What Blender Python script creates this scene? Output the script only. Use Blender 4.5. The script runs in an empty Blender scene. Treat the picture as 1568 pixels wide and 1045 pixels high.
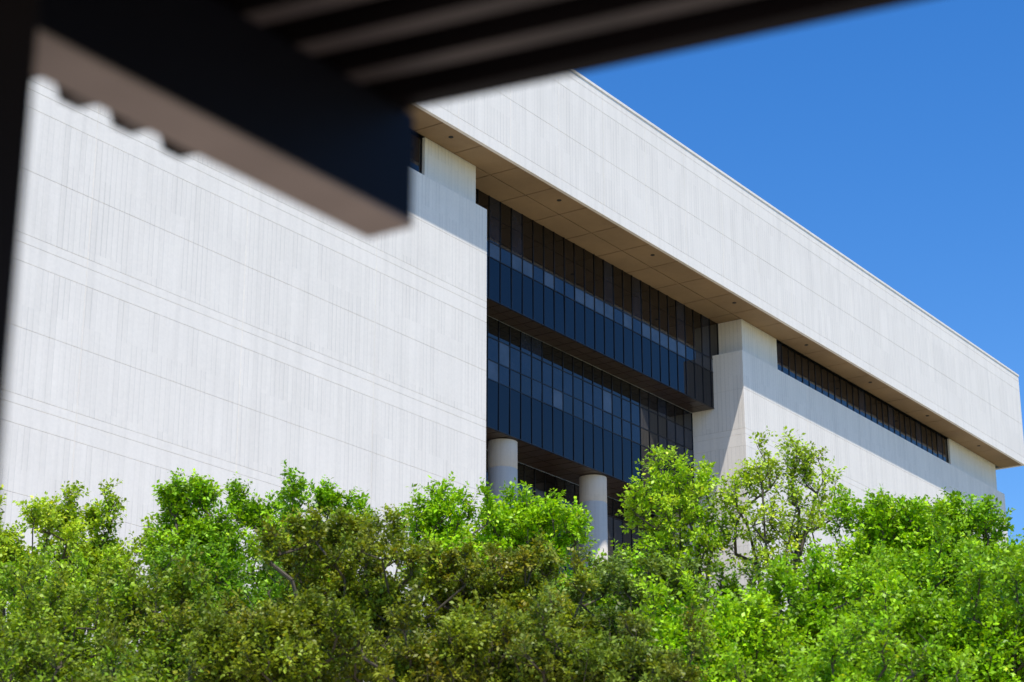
import bpy, math, random
import numpy as np
from mathutils import Vector, Matrix

random.seed(7)
rng = np.random.default_rng(5)
scene = bpy.context.scene
S = 50.0          # metres from camera to the fascia plane
CH = 1.7          # eye height
PITCH = math.radians(18.6)
ANG = math.radians(55.7)   # facade direction
H = 1.3           # shelter beam above eye

# ------------------------------------------------------------------ helpers
def new_mat(name):
    m = bpy.data.materials.new(name); m.use_nodes = True
    nt = m.node_tree
    return m, nt, nt.nodes["Principled BSDF"]

def N(nt, t, **kw):
    n = nt.nodes.new(t)
    for k, v in kw.items():
        setattr(n, k, v)
    return n

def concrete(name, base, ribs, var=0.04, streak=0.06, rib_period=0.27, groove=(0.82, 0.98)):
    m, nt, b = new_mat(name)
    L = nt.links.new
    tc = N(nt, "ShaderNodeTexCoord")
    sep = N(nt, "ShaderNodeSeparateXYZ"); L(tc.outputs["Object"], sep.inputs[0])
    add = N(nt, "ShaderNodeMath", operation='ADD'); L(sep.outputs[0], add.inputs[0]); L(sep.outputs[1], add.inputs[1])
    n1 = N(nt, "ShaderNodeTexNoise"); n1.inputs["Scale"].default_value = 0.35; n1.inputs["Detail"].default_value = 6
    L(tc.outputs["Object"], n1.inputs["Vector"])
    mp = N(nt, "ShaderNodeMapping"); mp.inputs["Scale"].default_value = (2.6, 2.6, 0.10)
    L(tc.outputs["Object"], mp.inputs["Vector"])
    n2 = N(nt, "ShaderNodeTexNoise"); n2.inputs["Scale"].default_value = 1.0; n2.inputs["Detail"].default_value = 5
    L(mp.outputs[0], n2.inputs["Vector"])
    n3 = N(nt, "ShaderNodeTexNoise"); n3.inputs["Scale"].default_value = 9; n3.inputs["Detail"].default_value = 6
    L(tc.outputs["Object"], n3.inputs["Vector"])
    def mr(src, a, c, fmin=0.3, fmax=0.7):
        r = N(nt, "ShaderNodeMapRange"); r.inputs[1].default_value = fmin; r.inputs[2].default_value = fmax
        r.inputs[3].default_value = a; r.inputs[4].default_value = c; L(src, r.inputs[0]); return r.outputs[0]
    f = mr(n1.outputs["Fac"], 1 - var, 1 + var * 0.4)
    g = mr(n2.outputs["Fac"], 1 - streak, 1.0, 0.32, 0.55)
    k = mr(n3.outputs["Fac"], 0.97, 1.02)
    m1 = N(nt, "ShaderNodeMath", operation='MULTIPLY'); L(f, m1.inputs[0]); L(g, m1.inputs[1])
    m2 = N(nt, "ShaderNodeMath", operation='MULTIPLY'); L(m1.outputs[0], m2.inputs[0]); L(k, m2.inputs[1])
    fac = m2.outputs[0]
    bump_in = n3.outputs["Fac"]; dist = 0.01
    if ribs:
        dv = N(nt, "ShaderNodeMath", operation='DIVIDE'); L(add.outputs[0], dv.inputs[0]); dv.inputs[1].default_value = rib_period
        frn = N(nt, "ShaderNodeMath", operation='FRACT'); L(dv.outputs[0], frn.inputs[0])
        pp = N(nt, "ShaderNodeMath", operation='PINGPONG'); L(frn.outputs[0], pp.inputs[0]); pp.inputs[1].default_value = 0.5
        gr = mr(pp.outputs[0], 0.0, 1.0, 0.03, 0.14)
        fl = N(nt, "ShaderNodeMath", operation='FLOOR'); L(dv.outputs[0], fl.inputs[0])
        sz = N(nt, "ShaderNodeMath", operation='MULTIPLY'); L(sep.outputs[2], sz.inputs[0]); sz.inputs[1].default_value = 1 / 2.95
        flz = N(nt, "ShaderNodeMath", operation='FLOOR'); L(sz.outputs[0], flz.inputs[0])
        cx = N(nt, "ShaderNodeCombineXYZ"); L(fl.outputs[0], cx.inputs[0]); L(flz.outputs[0], cx.inputs[1])
        wn = N(nt, "ShaderNodeTexWhiteNoise"); wn.noise_dimensions = '3D'; L(cx.outputs[0], wn.inputs["Vector"])
        bl = mr(wn.outputs["Value"], groove[0], groove[1], 0.0, 0.7)
        mx = N(nt, "ShaderNodeMix"); mx.data_type = 'FLOAT'
        L(gr, mx.inputs[0]); L(bl, mx.inputs[2]); mx.inputs[3].default_value = 1.0
        wb = mr(wn.outputs["Value"], 0.975, 1.01, 0.0, 1.0)
        m3 = N(nt, "ShaderNodeMath", operation='MULTIPLY'); L(fac, m3.inputs[0]); L(mx.outputs[0], m3.inputs[1])
        m4 = N(nt, "ShaderNodeMath", operation='MULTIPLY'); L(m3.outputs[0], m4.inputs[0]); L(wb, m4.inputs[1])
        fac = m4.outputs[0]
        bump_in = gr; dist = 0.012
    vm = N(nt, "ShaderNodeVectorMath", operation='SCALE'); vm.inputs[0].default_value = base
    L(fac, vm.inputs["Scale"]); L(vm.outputs[0], b.inputs["Base Color"])
    b.inputs["Roughness"].default_value = 0.9
    bp = N(nt, "ShaderNodeBump"); bp.inputs["Strength"].default_value = 0.2; bp.inputs["Distance"].default_value = dist
    L(bump_in, bp.inputs["Height"]); L(bp.outputs[0], b.inputs["Normal"])
    return m

def simple(name, col, rough=0.6, metal=0.0, ior=1.45, noise=0.15, nscale=3.0):
    m, nt, b = new_mat(name); L = nt.links.new
    tc = N(nt, "ShaderNodeTexCoord")
    n1 = N(nt, "ShaderNodeTexNoise"); n1.inputs["Scale"].default_value = nscale; n1.inputs["Detail"].default_value = 5
    L(tc.outputs["Object"], n1.inputs["Vector"])
    r = N(nt, "ShaderNodeMapRange"); r.inputs[1].default_value = 0.3; r.inputs[2].default_value = 0.7
    r.inputs[3].default_value = 1 - noise; r.inputs[4].default_value = 1 + noise
    L(n1.outputs["Fac"], r.inputs[0])
    vm = N(nt, "ShaderNodeVectorMath", operation='SCALE'); vm.inputs[0].default_value = col
    L(r.outputs[0], vm.inputs["Scale"]); L(vm.outputs[0], b.inputs["Base Color"])
    b.inputs["Roughness"].default_value = rough; b.inputs["Metallic"].default_value = metal
    b.inputs["IOR"].default_value = ior
    return m

M_RIB = concrete("ribbed_concrete", (0.96, 0.885, 0.80), True)
M_SMO = concrete("smooth_concrete", (0.97, 0.895, 0.81), False, streak=0.07)
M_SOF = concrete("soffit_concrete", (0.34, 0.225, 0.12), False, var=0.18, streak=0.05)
M_GAP = simple("joint_shadow_gap", (0.70, 0.65, 0.60), 0.95)
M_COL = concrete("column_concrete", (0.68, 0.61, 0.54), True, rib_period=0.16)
M_GLASS = simple("tinted_glass", (0.012, 0.010, 0.010), 0.02, 0, 1.55, 0.1, 0.6)
M_GLASS2 = simple("tinted_glass_with_blind", (0.018, 0.023, 0.038), 0.03, 0, 1.5, 0.3, 0.8)
M_GLASS3 = simple("tinted_glass_light_blind", (0.075, 0.088, 0.115), 0.04, 0, 1.5, 0.3, 0.8)
M_SPAN = simple("spandrel_glass", (0.004, 0.005, 0.010), 0.03, 0, 1.38, 0.1, 0.6)
M_MULL = simple("bronze_mullion", (0.012, 0.011, 0.014), 0.4, 0.3)
M_DARK = simple("dark_core", (0.02, 0.02, 0.02), 0.8)
M_UND = simple("bronze_soffit_tray", (0.05, 0.032, 0.024), 0.35, 0.2)

class MB:
    def __init__(s, mats):
        s.v = []; s.f = []; s.m = []; s.mats = mats
    def idx(s, m): return s.mats.index(m)
    def box(s, a, b, mat):
        (x0, y0, z0), (x1, y1, z1) = a, b
        n = len(s.v)
        s.v += [(x0,y0,z0),(x1,y0,z0),(x1,y1,z0),(x0,y1,z0),(x0,y0,z1),(x1,y0,z1),(x1,y1,z1),(x0,y1,z1)]
        for q in ((0,3,2,1),(4,5,6,7),(0,1,5,4),(1,2,6,5),(2,3,7,6),(3,0,4,7)):
            s.f.append(tuple(n+i for i in q)); s.m.append(s.idx(mat))
    def quad(s, p, mat):
        n = len(s.v); s.v += list(p); s.f.append((n, n+1, n+2, n+3)); s.m.append(s.idx(mat))
    def make(s, name, parent=None, bevel=0, seg=2):
        me = bpy.data.meshes.new(name); me.from_pydata(s.v, [], s.f)
        for m in s.mats: me.materials.append(m)
        me.polygons.foreach_set("material_index", s.m); me.update()
        o = bpy.data.objects.new(name, me); scene.collection.objects.link(o)
        if parent: o.parent = parent
        if bevel:
            bm = o.modifiers.new("bevel", 'BEVEL'); bm.width = bevel; bm.segments = seg
        return o

def empty(name, loc=(0,0,0), rz=0):
    e = bpy.data.objects.new(name, None); scene.collection.objects.link(e)
    e.location = loc; e.rotation_euler = (0, 0, rz); e.empty_display_size = 0.5
    return e

# ------------------------------------------------------------------ building
bld = empty("concrete_office_building", (0, 0, CH), ANG)
GZ = -CH / S
def P(u, v, z): return (u*S, v*S, z*S)

UL0, UL1 = 0.615, 1.467
UR0, UR1 = 1.991, 2.826
VW, VU = 1.030, 1.038      # lower / upper wall planes
ZL, ZS, ZT = 0.738, 0.783, 0.925
BAND = [0.632, 0.514, 0.396, 0.278, 0.160]

core = MB([M_GAP, M_DARK, M_SMO])
e = 0.0003
core.box(P(UL0+e, VW+e, GZ), P(UL1-e, 1.5, ZL-e), M_GAP)
core.box(P(UR0+e, VW+e, GZ), P(UR1-e, 1.5, ZL-e), M_GAP)
core.box(P(0.60, 1.0+e, ZS+0.0012), P(2.845-e, 1.55, ZT-0.004), M_GAP)
core.make("wall_core", bld)

g = 0.00013   # half joint
def rows_for(z0, z1):
    edges = [z1]
    for b in BAND:
        for q in (b+0.059, b+0.0105, b+0.0035, b-0.0105):
            if z0+0.004 < q < z1-0.004: edges.append(q)
    edges.append(z0)
    edges = sorted(set(edges), reverse=True)
    out = []
    for a, c in zip(edges[:-1], edges[1:]):
        mid = (a+c)/2
        smooth = any(abs(mid-b) < 0.0106 for b in BAND)
        out.append((c, a, 'S' if smooth else 'R'))
    return out

walls = MB([M_RIB, M_SMO])
def wall_front(u0, u1, v, z0, z1, rows=None, du=0.172, depth=0.004):
    rows = rows or rows_for(z0, z1)
    n = max(1, round((u1-u0)/du)); us = [u0+(u1-u0)*i/n for i in range(n+1)]
    for (a, b, k) in rows:
        for i in range(n):
            j = 0.00003*random.random()
            ga = g if i else 0; gb = g if i < n-1 else 0
            walls.box(P(us[i]+ga, v+j, a+g), P(us[i+1]-gb, v+depth, b-g), M_SMO if k == 'S' else M_RIB)
def wall_side(u, sgn, v0, v1, z0, z1, rows=None, depth=0.004):
    rows = rows or rows_for(z0, z1)
    for (a, b, k) in rows:
        ua, ub = (u, u+depth) if sgn < 0 else (u-depth, u)
        walls.box(P(ua, v0+0.0042, a+g), P(ub, v1, b-g), M_SMO if k == 'S' else M_RIB)

wall_front(UL0, UL1, VW, GZ, ZL)
wall_side(UL1, +1, VW, 1.32, GZ, ZL)
wall_side(UL0, -1, VW, 1.48, GZ, ZL)
wall_front(UR0, UR1, VW, GZ, ZL, du=0.168)
wall_side(UR0, -1, VW, 1.32, GZ, ZL)
wall_side(UR1, +1, VW, 1.48, GZ, ZL)
def pier(u0, u1):
    walls.box(P(u0, VU, ZL-0.002), P(u1, 1.30, ZS-0.0003), M_RIB)
pier(1.376, 1.459); pier(2.007, 2.098); pier(2.64, 2.818); pier(0.622, 0.80)
fr = [(0.9145, 0.925, 'S'), (0.899, 0.9145, 'S'), (0.846, 0.899, 'R'), (0.7935, 0.846, 'R'), (ZS-0.0012, 0.7935, 'S')]
wall_front(0.60, 2.845, 1.0, ZS, ZT, rows=fr, du=0.0865)
wall_side(2.845, +1, 1.0, 1.55, ZS, ZT, rows=fr)
walls.box(P(0.599, 0.9992, 0.9228), P(2.8458, 1.02, 0.9258), M_SMO)
walls.make("wall_panels", bld, bevel=0.006, seg=1)

# soffit panels and downlights
sof = MB([M_SOF, M_DARK, M_MULL])
us = np.arange(0.61, 2.845, 0.0625)
for a in us:
    b = min(a+0.0625, 2.8435)
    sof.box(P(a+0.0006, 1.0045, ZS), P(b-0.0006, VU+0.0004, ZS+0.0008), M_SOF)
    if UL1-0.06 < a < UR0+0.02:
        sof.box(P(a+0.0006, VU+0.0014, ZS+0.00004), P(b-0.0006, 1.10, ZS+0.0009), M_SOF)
sof.box(P(0.605, 1.0043, ZS+0.0010), P(2.844, 1.10, ZS+0.00115), M_MULL)
for a in us[::3]:
    n = len(sof.v); c = P(a+0.03, 1.018, ZS-0.0004); r = 0.12
    ring = [(c[0]+r*math.cos(t), c[1]+r*math.sin(t), c[2]) for t in np.linspace(0, 2*math.pi, 13)[:-1]]
    ring2 = [(x, y, c[2]+0.04) for x, y, z in ring]
    sof.v += ring+ring2
    sof.f.append(tuple(n+i for i in range(11, -1, -1))); sof.m.append(1)
    for i in range(12):
        sof.f.append((n+i, n+(i+1) % 12, n+12+(i+1) % 12, n+12+i)); sof.m.append(2)
sof.make("overhang_soffit", bld)

# glazing
DU = 0.0202
gl = MB([M_GLASS, M_GLASS2, M_GLASS3, M_SPAN, M_MULL, M_DARK, M_UND])
def glazing(u0, u1, v, rows, du=DU, back=0.02, mull=0.0005):
    n = max(1, round((u1-u0)/du)); uu = [u0+(u1-u0)*i/n for i in range(n+1)]
    zb, zt = rows[-1][0], rows[0][1]
    gl.box(P(u0, v+0.002, zb+0.0005), P(u1, v+back, zt-0.0005), M_DARK)
    for (a, b, ch) in rows:
        for i in range(n):
            m = ch()
            t1 = random.gauss(0, 0.0035); t2 = random.gauss(0, 0.0035)
            w = (uu[i+1]-uu[i])*S/2; h = (b-a)*S/2
            d = lambda su, sz: su*w*t1 + sz*h*t2
            p = [(uu[i]*S, v*S+d(-1,-1), a*S), (uu[i+1]*S, v*S+d(1,-1), a*S), (uu[i+1]*S, v*S+d(1,1), b*S), (uu[i]*S, v*S+d(-1,1), b*S)]
            gl.quad(p, m)
        gl.box(P(u0, v-0.0005, a-0.0005), P(u1, v+0.0010, a+0.0005), M_MULL)
    for u in uu:
        gl.box(P(u-mull, v-0.0007, zb-0.0002), P(u+mull, v+0.0012, zt), M_MULL)
dark = lambda: M_GLASS if random.random() < 0.8 else M_GLASS2
span = lambda: M_SPAN
band = lambda: random.choice([M_GLASS3, M_GLASS2, M_GLASS3, M_GLASS2, M_GLASS3])
band2 = lambda: random.choice([M_GLASS2, M_GLASS2, M_GLASS2, M_GLASS, M_GLASS3])
glazing(1.4678, 2.006, 1.070, [(0.7335, 0.7828, dark), (0.717, 0.7335, band), (0.6725, 0.717, span)])
glazing(1.4678, 1.9906, 1.100, [(0.650, 0.6718, dark), (0.6257, 0.650, band2), (0.605, 0.6257, band2), (0.5545, 0.605, span)])
glazing(1.4678, 1.9906, 1.150, [(0.532, 0.5538, dark), (0.505, 0.532, band2), (0.478, 0.505, band2), (0.436, 0.478, span),
                               (0.40, 0.436, dark), (0.36, 0.40, span), (0.30, 0.36, dark), (0.25, 0.30, span), (0.19, 0.25, dark),
                               (0.13, 0.19, span), (0.06, 0.13, dark), (GZ+0.001, 0.06, dark)])
def tray(u0, u1, v0, v1, z):
    n = round((u1-u0)/DU); w = (u1-u0)/n
    for i in range(n):
        gl.box(P(u0+i*w+0.0006, v0+0.0006, z), P(u0+(i+1)*w-0.0006, (v0+v1)/2-0.0005, z+0.001), M_UND)
        gl.box(P(u0+i*w+0.0006, (v0+v1)/2+0.0005, z), P(u0+(i+1)*w-0.0006, v1-0.0006, z+0.001), M_UND)
    gl.box(P(u0, v0+0.0003, z+0.0004), P(u1, v1, z+0.0012), M_MULL)
tray(1.468, 1.9903, 1.0705, 1.0995, 0.6718)
tray(1.468, 1.9903, 1.1005, 1.1495, 0.5538)
strip = lambda: M_GLASS if random.random() < 0.85 else M_GLASS2
glazing(2.099, 2.639, 1.0415, [(ZL+0.004, 0.7828, strip)], du=0.0185)
glazing(0.801, 1.375, 1.0415, [(ZL+0.004, 0.7828, strip)], du=0.0185)
gl.box(P(2.0985, 1.0395, ZL-0.001), P(2.6395, 1.30, ZL+0.004), M_MULL)
gl.box(P(0.8005, 1.0395, ZL-0.001), P(1.3755, 1.30, ZL+0.004), M_MULL)
gl.make("window_glazing", bld)

def column(u, v, r, z0, z1, name):
    seg = 40; vs = []; fs = []
    zs = [z0, z1-0.03, z1-0.0296, z1-0.0290, z1-0.0286, z1-0.0004]
    rr = [r, r, r*0.97, r*0.97, r, r]
    for z, q in zip(zs, rr):
        for i in range(seg):
            t = 2*math.pi*i/seg; vs.append((u*S+q*S*math.cos(t), v*S+q*S*math.sin(t), z*S))
    for k in range(len(zs)-1):
        for i in range(seg):
            fs.append((k*seg+i, k*seg+(i+1) % seg, (k+1)*seg+(i+1) % seg, (k+1)*seg+i))
    me = bpy.data.meshes.new(name); me.from_pydata(vs, [], fs); me.materials.append(M_COL)
    for p in me.polygons: p.use_smooth = True
    o = bpy.data.objects.new(name, me); scene.collection.objects.link(o); o.parent = bld
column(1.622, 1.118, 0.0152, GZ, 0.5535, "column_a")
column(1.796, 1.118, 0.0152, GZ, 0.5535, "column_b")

# ------------------------------------------------------------------ ground
M_GRASS = simple("grass_ground", (0.13, 0.13, 0.06), 0.95, noise=0.4, nscale=0.6)
M_PAVE = simple("bounce_paving", (0.48, 0.40, 0.31), 0.9, noise=0.12, nscale=0.8)  # pale tone, meant to bounce light upward
gm = MB([M_GRASS]); gm.quad([(-1500,-1500,0),(1500,-1500,0),(1500,1500,0),(-1500,1500,0)], M_GRASS); gm.make("ground")
pv = MB([M_PAVE])  # unseen plaza, added to bounce light onto soffit and walls
for i in range(48):
    for j in range(6):
        x0 = 10+i*3.2; y0 = 32+j*3.2
        pv.box((x0+0.006, y0+0.006, -CH+0.004), (x0+3.194, y0+3.194, -CH+0.03), M_PAVE)
o = pv.make("unseen_bounce_plaza"); o.location = (0, 0, CH); o.rotation_euler = (0, 0, ANG)
pv = MB([M_PAVE])  # unseen paving, added so neutral light bounces onto the beam
for i in range(16):
    for j in range(10):
        x0 = -24+i*3.0; y0 = -14+j*3.0
        pv.box((x0+0.006, y0+0.006, -CH+0.004), (x0+2.994, y0+2.994, -CH+0.03), M_PAVE)
o = pv.make("unseen_bounce_pavement"); o.location = (0, 0, CH); o.rotation_euler = (0, 0, ANG)

# ------------------------------------------------------------------ shelter in the foreground
sh = empty("shelter_canopy", (0, 0, CH), ANG)
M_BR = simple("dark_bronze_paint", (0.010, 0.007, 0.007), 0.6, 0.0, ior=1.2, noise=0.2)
M_BG = simple("beam_underside_lit", (0.31, 0.245, 0.205), 0.7, 0.0, ior=1.3, noise=0.15)  # paler tone paints the bounced light on the beam's underside
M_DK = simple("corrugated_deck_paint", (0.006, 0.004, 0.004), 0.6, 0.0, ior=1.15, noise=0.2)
M_DL = simple("corrugated_deck_lit_ribs", (0.072, 0.056, 0.049), 0.6, 0.0, ior=1.3, noise=0.7, nscale=1.1)  # lighter colour paints the reflected light streaks on the low flats
M_NV = simple("beam_web_shaded", (0.005, 0.005, 0.008), 0.5, ior=1.18, noise=0.1)  # near-black tone paints the roof's shade on the beam side
zb = H; zt = 1.167*H
bm_ = MB([M_BR, M_BG, M_NV])
bm_.box((-1.5, 1.512*H, zb), (1.984*H, 1.592*H, zb+0.010), M_BG)
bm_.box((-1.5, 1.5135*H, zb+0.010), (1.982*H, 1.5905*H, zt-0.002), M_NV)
bm_.make("edge_beam", sh, bevel=0.003)
ps = MB([M_BR])
ps.box((1.10*H, 1.50*H, -CH+0.03), (1.299*H, 1.60*H+0.01, zt-0.003), M_BR)
ps.box((1.06*H, 1.47*H, -CH+0.031), (1.32*H, 1.65*H, -CH+0.05), M_BR)
ps.make("post", sh, bevel=0.006)
ps = MB([M_BR]); ps.box((-1.2, 1.50*H, -CH+0.03), (-0.95, 1.60*H+0.01, zt-0.003), M_BR)
ps.box((-1.2, -1.9, -CH+0.03), (-0.95, -1.75, zt-0.003), M_BR)
ps.make("rear_post", sh, bevel=0.006)
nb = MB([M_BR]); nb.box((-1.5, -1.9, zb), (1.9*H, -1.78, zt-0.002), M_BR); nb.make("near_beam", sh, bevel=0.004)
per = 0.13; dep = 0.05
cd = MB([M_DK, M_BR, M_DL])
def SP(t, v, z):
    return (1.972*H - 0.150*(v-1.479*H) - t, v, z)
VE = 1.885*H
t = 0.0
while t < 4.0:
    seq = [(t, 0), (t+0.045, 0), (t+0.065, dep), (t+0.11, dep), (t+0.13, 0)]
    for k, ((t0, z0), (t1, z1)) in enumerate(zip(seq[:-1], seq[1:])):
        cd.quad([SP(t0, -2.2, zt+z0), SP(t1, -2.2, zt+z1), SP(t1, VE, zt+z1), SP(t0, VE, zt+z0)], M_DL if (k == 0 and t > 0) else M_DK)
    t += per
n = len(cd.v)
a, b = zt+dep+0.004, zt+dep+0.03
cd.v += [SP(0, -2.2, a), SP(4, -2.2, a), SP(4, VE, a), SP(0, VE, a), SP(0, -2.2, b), SP(4, -2.2, b), SP(4, VE, b), SP(0, VE, b)]  # flat slab above the sheet, added to block light
for q in ((0,3,2,1),(4,5,6,7),(0,1,5,4),(1,2,6,5),(2,3,7,6),(3,0,4,7)):
    cd.f.append(tuple(n+i for i in q)); cd.m.append(1)
cd.make("corrugated_roof", sh)

# ------------------------------------------------------------------ trees
def leaf_material():
    m = bpy.data.materials.new("leaf"); m.use_nodes = True
    nt = m.node_tree; b = nt.nodes["Principled BSDF"]; out = nt.nodes["Material Output"]; L = nt.links.new
    at = N(nt, "ShaderNodeAttribute"); at.attribute_name = "lcol"
    L(at.outputs["Color"], b.inputs["Base Color"])
    b.inputs["Roughness"].default_value = 0.42
    b.inputs["IOR"].default_value = 1.33
    tr = N(nt, "ShaderNodeBsdfTranslucent")
    vm = N(nt, "ShaderNodeVectorMath", operation='MULTIPLY'); L(at.outputs["Color"], vm.inputs[0]); vm.inputs[1].default_value = (1.2, 1.1, 0.3)
    L(vm.outputs[0], tr.inputs["Color"])
    mx = N(nt, "ShaderNodeMixShader"); mx.inputs[0].default_value = 0.27
    L(b.outputs[0], mx.inputs[1]); L(tr.outputs[0], mx.inputs[2]); L(mx.outputs[0], out.inputs["Surface"])
    return m
M_LEAF = leaf_material()
M_BARK = simple("bark", (0.10, 0.08, 0.055), 0.9, noise=0.35, nscale=6)

def unit(a): return a/np.maximum(np.linalg.norm(a, axis=-1, keepdims=True), 1e-9)

def make_tree(name, px, D, top_py, hw, cols, n_clump=220, twigs=6, leaves=15, lsize=0.105, tuft=0.42, sparse=False, shoots=14, bot_py=1150, gain=1.0, upr=0.55, hs=1.0):
    def zat(py): return D*(972+0.9478*(522.5-py))/(2889-0.319*(522.5-py))+CH
    top = zat(top_py); zb = zat(bot_py)
    X = D*(px-784)/3009.0; Y = D
    rx = D*hw/3009.0
    rz = (top-zb)/2
    cz = zb+rz
    C = np.array([0, 0, cz])
    R = np.array([rx, rx*0.85, rz])
    nl = 15
    lc = unit(rng.normal(size=(nl, 3)))*rng.uniform(0.2, 0.72, (nl, 1))
    lr = rng.uniform(0.26, 0.50, nl)
    li = rng.integers(0, nl, n_clump)
    d = unit(rng.normal(size=(n_clump, 3)))
    d[:, 2] += 0.15
    pts = lc[li]+d*(lr[li]*rng.uniform(0.2, 1.0, n_clump) ** 0.6)[:, None]
    if sparse:
        pts = rng.normal(size=(n_clump, 3))*0.48
    nn = np.linalg.norm(pts, axis=1)
    k = nn > 1.0
    pts[k] = pts[k]/nn[k][:, None]*rng.uniform(0.75, 1.0, (k.sum(), 1))
    cl = C+pts*R*0.93
    for i in range(shoots):
        a = rng.uniform(-1, 1)*0.9; bq = rng.uniform(-0.5, 0.5)
        base = np.array([a*rx, bq*rx*0.8, cz+rz*0.75*math.sqrt(max(0.05, 1-a*a-bq*bq))])
        hgt = rng.uniform(0.2, 0.9)*(1.3 if sparse else 1)*hs
        for s in range(4):
            cl = np.vstack([cl, base+np.array([rng.normal()*0.06, rng.normal()*0.06, hgt*s/4])])
    # skeleton
    nodes = [np.array([0., 0., 0.])]; par = [-1]
    th = max(zb*0.8, 1.5)
    lean = rng.normal(size=2)*0.12
    for s in range(1, 6):
        z = th*s/5
        nodes.append(np.array([lean[0]*s/5+rng.normal()*0.04, lean[1]*s/5+rng.normal()*0.04, z])); par.append(len(nodes)-2)
    ns = 8
    for s in range(ns):
        aa = 2*math.pi*(s+rng.uniform(-0.3, 0.3))/ns; q = rng.uniform(0.25, 0.75)
        endp = np.array([math.cos(aa)*rx*q, math.sin(aa)*rx*q*0.85, cz+rz*rng.uniform(0.2, 0.6)])
        st = 5 if s % 2 else 4
        p0 = nodes[st]; last = st
        for k2 in range(1, 6):
            f = k2/5
            m = p0+(endp-p0)*np.array([f**1.25, f**1.25, f])+rng.normal(size=3)*0.06
            nodes.append(m); par.append(last); last = len(nodes)-1
    order = np.argsort(np.linalg.norm((cl-nodes[5]), axis=1))
    tip = {}
    for i in order:
        p = cl[i]
        A = np.array(nodes[5:]); off = 5
        dd = np.linalg.norm(A-p, axis=1)+np.maximum(0, A[:, 2]-p[2]+0.15)*2.2
        j = int(np.argmin(dd))+off
        q = nodes[j]; dist = np.linalg.norm(p-q)
        segs = max(1, int(dist/0.5))
        last = j
        for s in range(1, segs+1):
            f = s/segs
            m = q+(p-q)*f
            if s < segs: m = m+rng.normal(size=3)*0.05+np.array([0, 0, -0.06*math.sin(math.pi*f)])
            nodes.append(m); par.append(last); last = len(nodes)-1
        tip[i] = last
    cnt = np.zeros(len(nodes))
    for i in tip.values(): cnt[i] += 1
    for i in range(len(nodes)-1, 0, -1): cnt[par[i]] += cnt[i]
    rad = 0.0078*np.maximum(cnt, 0.6)**0.5
    V = []; F = []
    sides = 6
    for i in range(1, len(nodes)):
        p0 = nodes[par[i]]; p1 = nodes[i]; r1 = rad[i]; r0 = min(rad[par[i]], r1*1.5)
        if par[i] == 0: r0 = r1*1.5
        ax = unit((p1-p0)[None])[0]
        s = np.cross(ax, [0.3, 0.9, 0.2]); s /= np.linalg.norm(s)+1e-9; t2 = np.cross(ax, s)
        n0 = len(V)
        for (pp, rr) in ((p0, r0), (p1, r1)):
            for k2 in range(sides):
                a = 2*math.pi*k2/sides
                V.append(tuple(pp+(s*math.cos(a)+t2*math.sin(a))*rr))
        for k2 in range(sides):
            F.append((n0+k2, n0+(k2+1) % sides, n0+sides+(k2+1) % sides, n0+sides+k2))
    root = empty(name, (X, Y, 0))
    nc = len(cl); nt_ = nc*twigs
    base = np.repeat(cl, twigs, axis=0)
    outw = unit(base-C)
    dr = unit(outw*0.5+np.array([0, 0, upr])+rng.normal(size=(nt_, 3))*0.6)
    ln = tuft*rng.uniform(0.5, 1.15, nt_)
    tipp = base+dr*ln[:, None]
    for i in range(nt_):
        p0 = base[i]; p1 = tipp[i]
        n0 = len(V); w = 0.005
        s = np.cross(dr[i], [0.2, 0.1, 0.97]); s = s/(np.linalg.norm(s)+1e-9)*w; t2 = np.cross(dr[i], s)
        V += [tuple(p0+s), tuple(p0-s*0.5+t2), tuple(p0-s*0.5-t2), tuple(p1)]
        F += [(n0, n0+1, n0+3), (n0+1, n0+2, n0+3), (n0+2, n0, n0+3)]
    me = bpy.data.meshes.new("branches"); me.from_pydata(V, [], F); me.materials.append(M_BARK)
    ob = bpy.data.objects.new("trunk_and_branches", me); scene.collection.objects.link(ob); ob.parent = root
    nlv = nt_*leaves
    tt = np.tile((np.arange(leaves)+0.5)/leaves, nt_)*0.9+0.12
    B = np.repeat(base, leaves, 0); Dr = np.repeat(dr, leaves, 0); Ln = np.repeat(ln, leaves)
    side = unit(rng.normal(size=(nlv, 3)))
    side = unit(side-Dr*np.sum(side*Dr, 1)[:, None])
    pos = B+Dr*(Ln*tt)[:, None]+side*rng.uniform(0.0, 0.05, (nlv, 1))
    ldir = unit(side*0.8+Dr*0.6+np.array([0, 0, -0.25])+rng.normal(size=(nlv, 3))*0.25)
    nrm = unit(rng.normal(size=(nlv, 3))*0.6+np.array([0, -0.3, 0.95]))
    wv = unit(np.cross(ldir, nrm))
    sz = lsize*rng.uniform(0.55, 1.25, (nlv, 1))
    up = unit(np.cross(wv, ldir))
    v0 = pos; v1 = pos+ldir*sz*0.45+wv*sz*0.30+up*sz*0.06; v2 = pos+ldir*sz; v3 = pos+ldir*sz*0.45-wv*sz*0.30+up*sz*0.06
    vs = np.stack([v0, v1, v2, v3], 1).reshape(-1, 3).astype(np.float32)
    me = bpy.data.meshes.new("leaves")
    me.vertices.add(nlv*4); me.vertices.foreach_set("co", vs.ravel())
    me.loops.add(nlv*4); me.loops.foreach_set("vertex_index", np.arange(nlv*4, dtype=np.int32))
    me.polygons.add(nlv); me.polygons.foreach_set("loop_start", np.arange(0, nlv*4, 4, dtype=np.int32))
    me.polygons.foreach_set("loop_total", np.full(nlv, 4, dtype=np.int32))
    me.update(calc_edges=True)
    cols = np.array(cols)
    lobe_of = np.concatenate([li, rng.integers(0, nl, nc-n_clump)])
    lobe_col = rng.dirichlet(np.ones(len(cols))*0.7, nl)@cols
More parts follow.
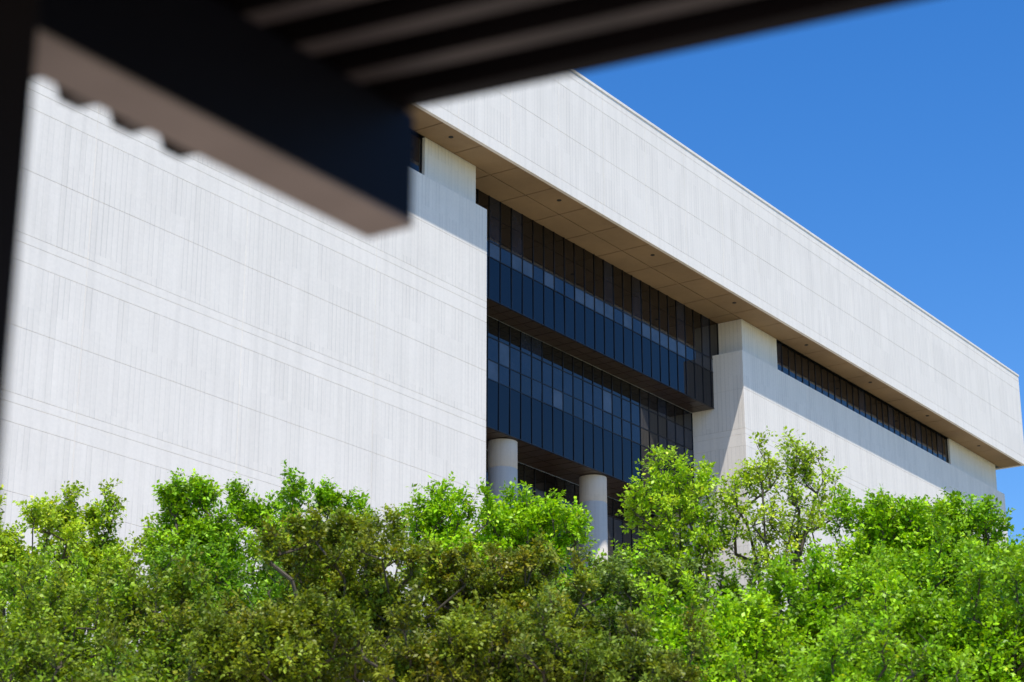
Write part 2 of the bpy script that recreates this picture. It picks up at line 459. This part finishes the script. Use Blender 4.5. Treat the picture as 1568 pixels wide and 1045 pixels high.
    ccol = 0.65*lobe_col[lobe_of]+0.35*cols[rng.integers(0, len(cols), nc)]
    ccol = ccol*rng.uniform(0.7, 1.2, (nc, 1))*gain
    lc_ = np.repeat(ccol, twigs*leaves, 0)*rng.uniform(0.6, 1.35, (nlv, 1))
    kk = rng.random(nlv) < 0.015; lc_[kk] = lc_[kk]*np.array([1.5, 1.1, 0.9])
    ca = np.ones((nlv, 4), dtype=np.float32); ca[:, :3] = np.clip(lc_, 0, 0.85)
    at = me.attributes.new("lcol", 'FLOAT_COLOR', 'FACE'); at.data.foreach_set("color", ca.ravel())
    me.materials.append(M_LEAF)
    ob = bpy.data.objects.new("foliage", me); scene.collection.objects.link(ob); ob.parent = root

BR = [(0.38, 0.68, 0.008), (0.29, 0.56, 0.006), (0.50, 0.76, 0.015)]
YG = [(0.48, 0.66, 0.03), (0.37, 0.55, 0.02), (0.54, 0.70, 0.05)]
MG = [(0.23, 0.46, 0.01), (0.33, 0.58, 0.012), (0.13, 0.29, 0.01)]
OL = [(0.16, 0.23, 0.012), (0.26, 0.35, 0.015), (0.27, 0.24, 0.02), (0.08, 0.14, 0.010), (0.35, 0.45, 0.025)]
OB = [(0.21, 0.27, 0.015), (0.42, 0.30, 0.025), (0.11, 0.18, 0.012), (0.32, 0.40, 0.02)]
GG = [(0.18, 0.28, 0.03), (0.30, 0.42, 0.06), (0.11, 0.19, 0.02)]

# back row
make_tree("green_tree", 20, 42, 772, 95, YG, 190, shoots=12, bot_py=980)
make_tree("green_tree", 140, 43, 785, 85, YG, 140, shoots=12, bot_py=980, hs=1.3)
make_tree("green_tree", 300, 42, 740, 85, MG+BR, 200, shoots=14, bot_py=980)
make_tree("green_tree", 460, 42, 755, 110, BR+MG, 230, shoots=16, bot_py=980)
make_tree("green_tree", 695, 42, 768, 90, BR, 210, shoots=12, bot_py=960)
make_tree("green_tree", 815, 43, 775, 80, BR, 190, shoots=12, bot_py=960)
make_tree("green_tree", 920, 43, 860, 70, BR, 110, shoots=4, bot_py=990)
make_tree("slender_tree", 1045, 44, 715, 80, YG+BR, 140, twigs=5, leaves=14, sparse=True, shoots=10, bot_py=960)
make_tree("slender_tree", 1205, 44, 705, 90, YG, 95, twigs=5, leaves=12, sparse=True, shoots=14, tuft=0.5, bot_py=960)
make_tree("green_tree", 1355, 40, 775, 100, BR, 270, shoots=14, bot_py=990)
make_tree("green_tree", 1475, 41, 785, 95, MG+BR, 230, shoots=12, bot_py=990)
make_tree("green_tree", 1580, 40, 825, 90, MG+BR, 180, shoots=8, bot_py=1000)
# middle row
make_tree("green_tree", 100, 37, 870, 150, YG+MG, 240, lsize=0.095, shoots=14)
make_tree("green_tree", 330, 37, 850, 120, MG, 220, lsize=0.095, shoots=12)
make_tree("olive_tree", 880, 37, 860, 140, GG, 250, lsize=0.085, shoots=10, tuft=0.34)
make_tree("green_tree", 1090, 37, 900, 130, MG+GG, 230, lsize=0.09, shoots=8)
make_tree("green_tree", 1410, 36, 850, 170, BR+MG, 320, lsize=0.10, shoots=12)
# front row
make_tree("olive_tree", 545, 31, 785, 200, OL, 480, twigs=7, leaves=16, lsize=0.080, tuft=0.3, shoots=18, hs=0.6)
make_tree("olive_tree", 770, 32, 835, 160, OB, 380, twigs=7, leaves=16, lsize=0.080, tuft=0.3, shoots=14, hs=0.6)
make_tree("olive_tree", 985, 33, 850, 125, GG, 300, twigs=7, leaves=16, lsize=0.080, tuft=0.3, shoots=10, hs=0.6)
make_tree("green_tree", 60, 31, 915, 160, YG+MG+OL, 310, lsize=0.087, shoots=12)
make_tree("green_tree", 285, 30, 905, 150, MG+OL, 310, lsize=0.083, shoots=12)
make_tree("green_tree", 1090, 30, 930, 120, BR, 270, lsize=0.09, shoots=10)
make_tree("green_tree", 1275, 31, 875, 140, BR+MG, 370, lsize=0.092, shoots=14)
make_tree("green_tree", 1490, 30, 890, 165, BR+MG, 390, lsize=0.092, shoots=14)
make_tree("olive_tree", 430, 26, 945, 180, OL, 330, twigs=7, leaves=16, lsize=0.07, tuft=0.3, shoots=8, hs=0.6)
make_tree("olive_tree", 900, 26, 950, 190, OL+GG, 350, twigs=7, leaves=16, lsize=0.07, tuft=0.3, shoots=8, hs=0.6)
make_tree("olive_tree", 660, 26, 950, 160, OL, 300, twigs=7, leaves=16, lsize=0.07, tuft=0.3, shoots=8, hs=0.6)
make_tree("green_tree", 1290, 25, 1000, 190, BR+MG, 260, lsize=0.08, shoots=8, bot_py=1180, hs=0.6)
make_tree("green_tree", 140, 25, 1010, 180, MG+OL, 240, lsize=0.075, shoots=8, bot_py=1180, hs=0.6)

# ------------------------------------------------------------------ light
Lu, Lv, Lz = 0.8, 1.0, -2.95
d = Vector((math.cos(ANG), math.sin(ANG), 0)); nv = Vector((-math.sin(ANG), math.cos(ANG), 0))
Ld = (d*Lu+nv*Lv+Vector((0, 0, Lz))).normalized()
sun = bpy.data.lights.new("sun", 'SUN'); sun.energy = 5.0; sun.angle = math.radians(0.53); sun.color = (1.0, 0.955, 0.87)
so = bpy.data.objects.new("sun", sun); scene.collection.objects.link(so)
so.rotation_euler = Ld.to_track_quat('-Z', 'Y').to_euler(); so.location = (0, -20, 60)
to = -Ld
elev = math.asin(to.z); az = math.atan2(to.x, to.y)
w = bpy.data.worlds.new("World"); scene.world = w; w.use_nodes = True
nt = w.node_tree; bg = nt.nodes["Background"]
sk = nt.nodes.new("ShaderNodeTexSky"); sk.sky_type = 'NISHITA'; sk.sun_disc = False
sk.sun_elevation = elev; sk.sun_rotation = az; sk.air_density = 1.0; sk.dust_density = 0.3; sk.ozone_density = 2.5
hsn = nt.nodes.new("ShaderNodeHueSaturation"); hsn.inputs["Saturation"].default_value = 1.38; hsn.inputs["Value"].default_value = 1.27
hsn.inputs["Hue"].default_value = 0.509
nt.links.new(sk.outputs[0], hsn.inputs["Color"])
nt.links.new(hsn.outputs[0], bg.inputs["Color"]); bg.inputs["Strength"].default_value = 0.15

scene.view_settings.view_transform = 'Standard'; scene.view_settings.look = 'None'; scene.view_settings.exposure = 0

# ------------------------------------------------------------------ camera
cam = bpy.data.cameras.new("camera"); co = bpy.data.objects.new("camera", cam); scene.collection.objects.link(co)
co.location = (0, 0, CH); co.rotation_euler = (math.radians(90)+PITCH, 0, 0)
cam.sensor_width = 36; cam.lens = 70; cam.clip_end = 5000; cam.clip_start = 0.05
cam.dof.use_dof = True; cam.dof.focus_distance = 75; cam.dof.aperture_fstop = 2.8
scene.camera = co
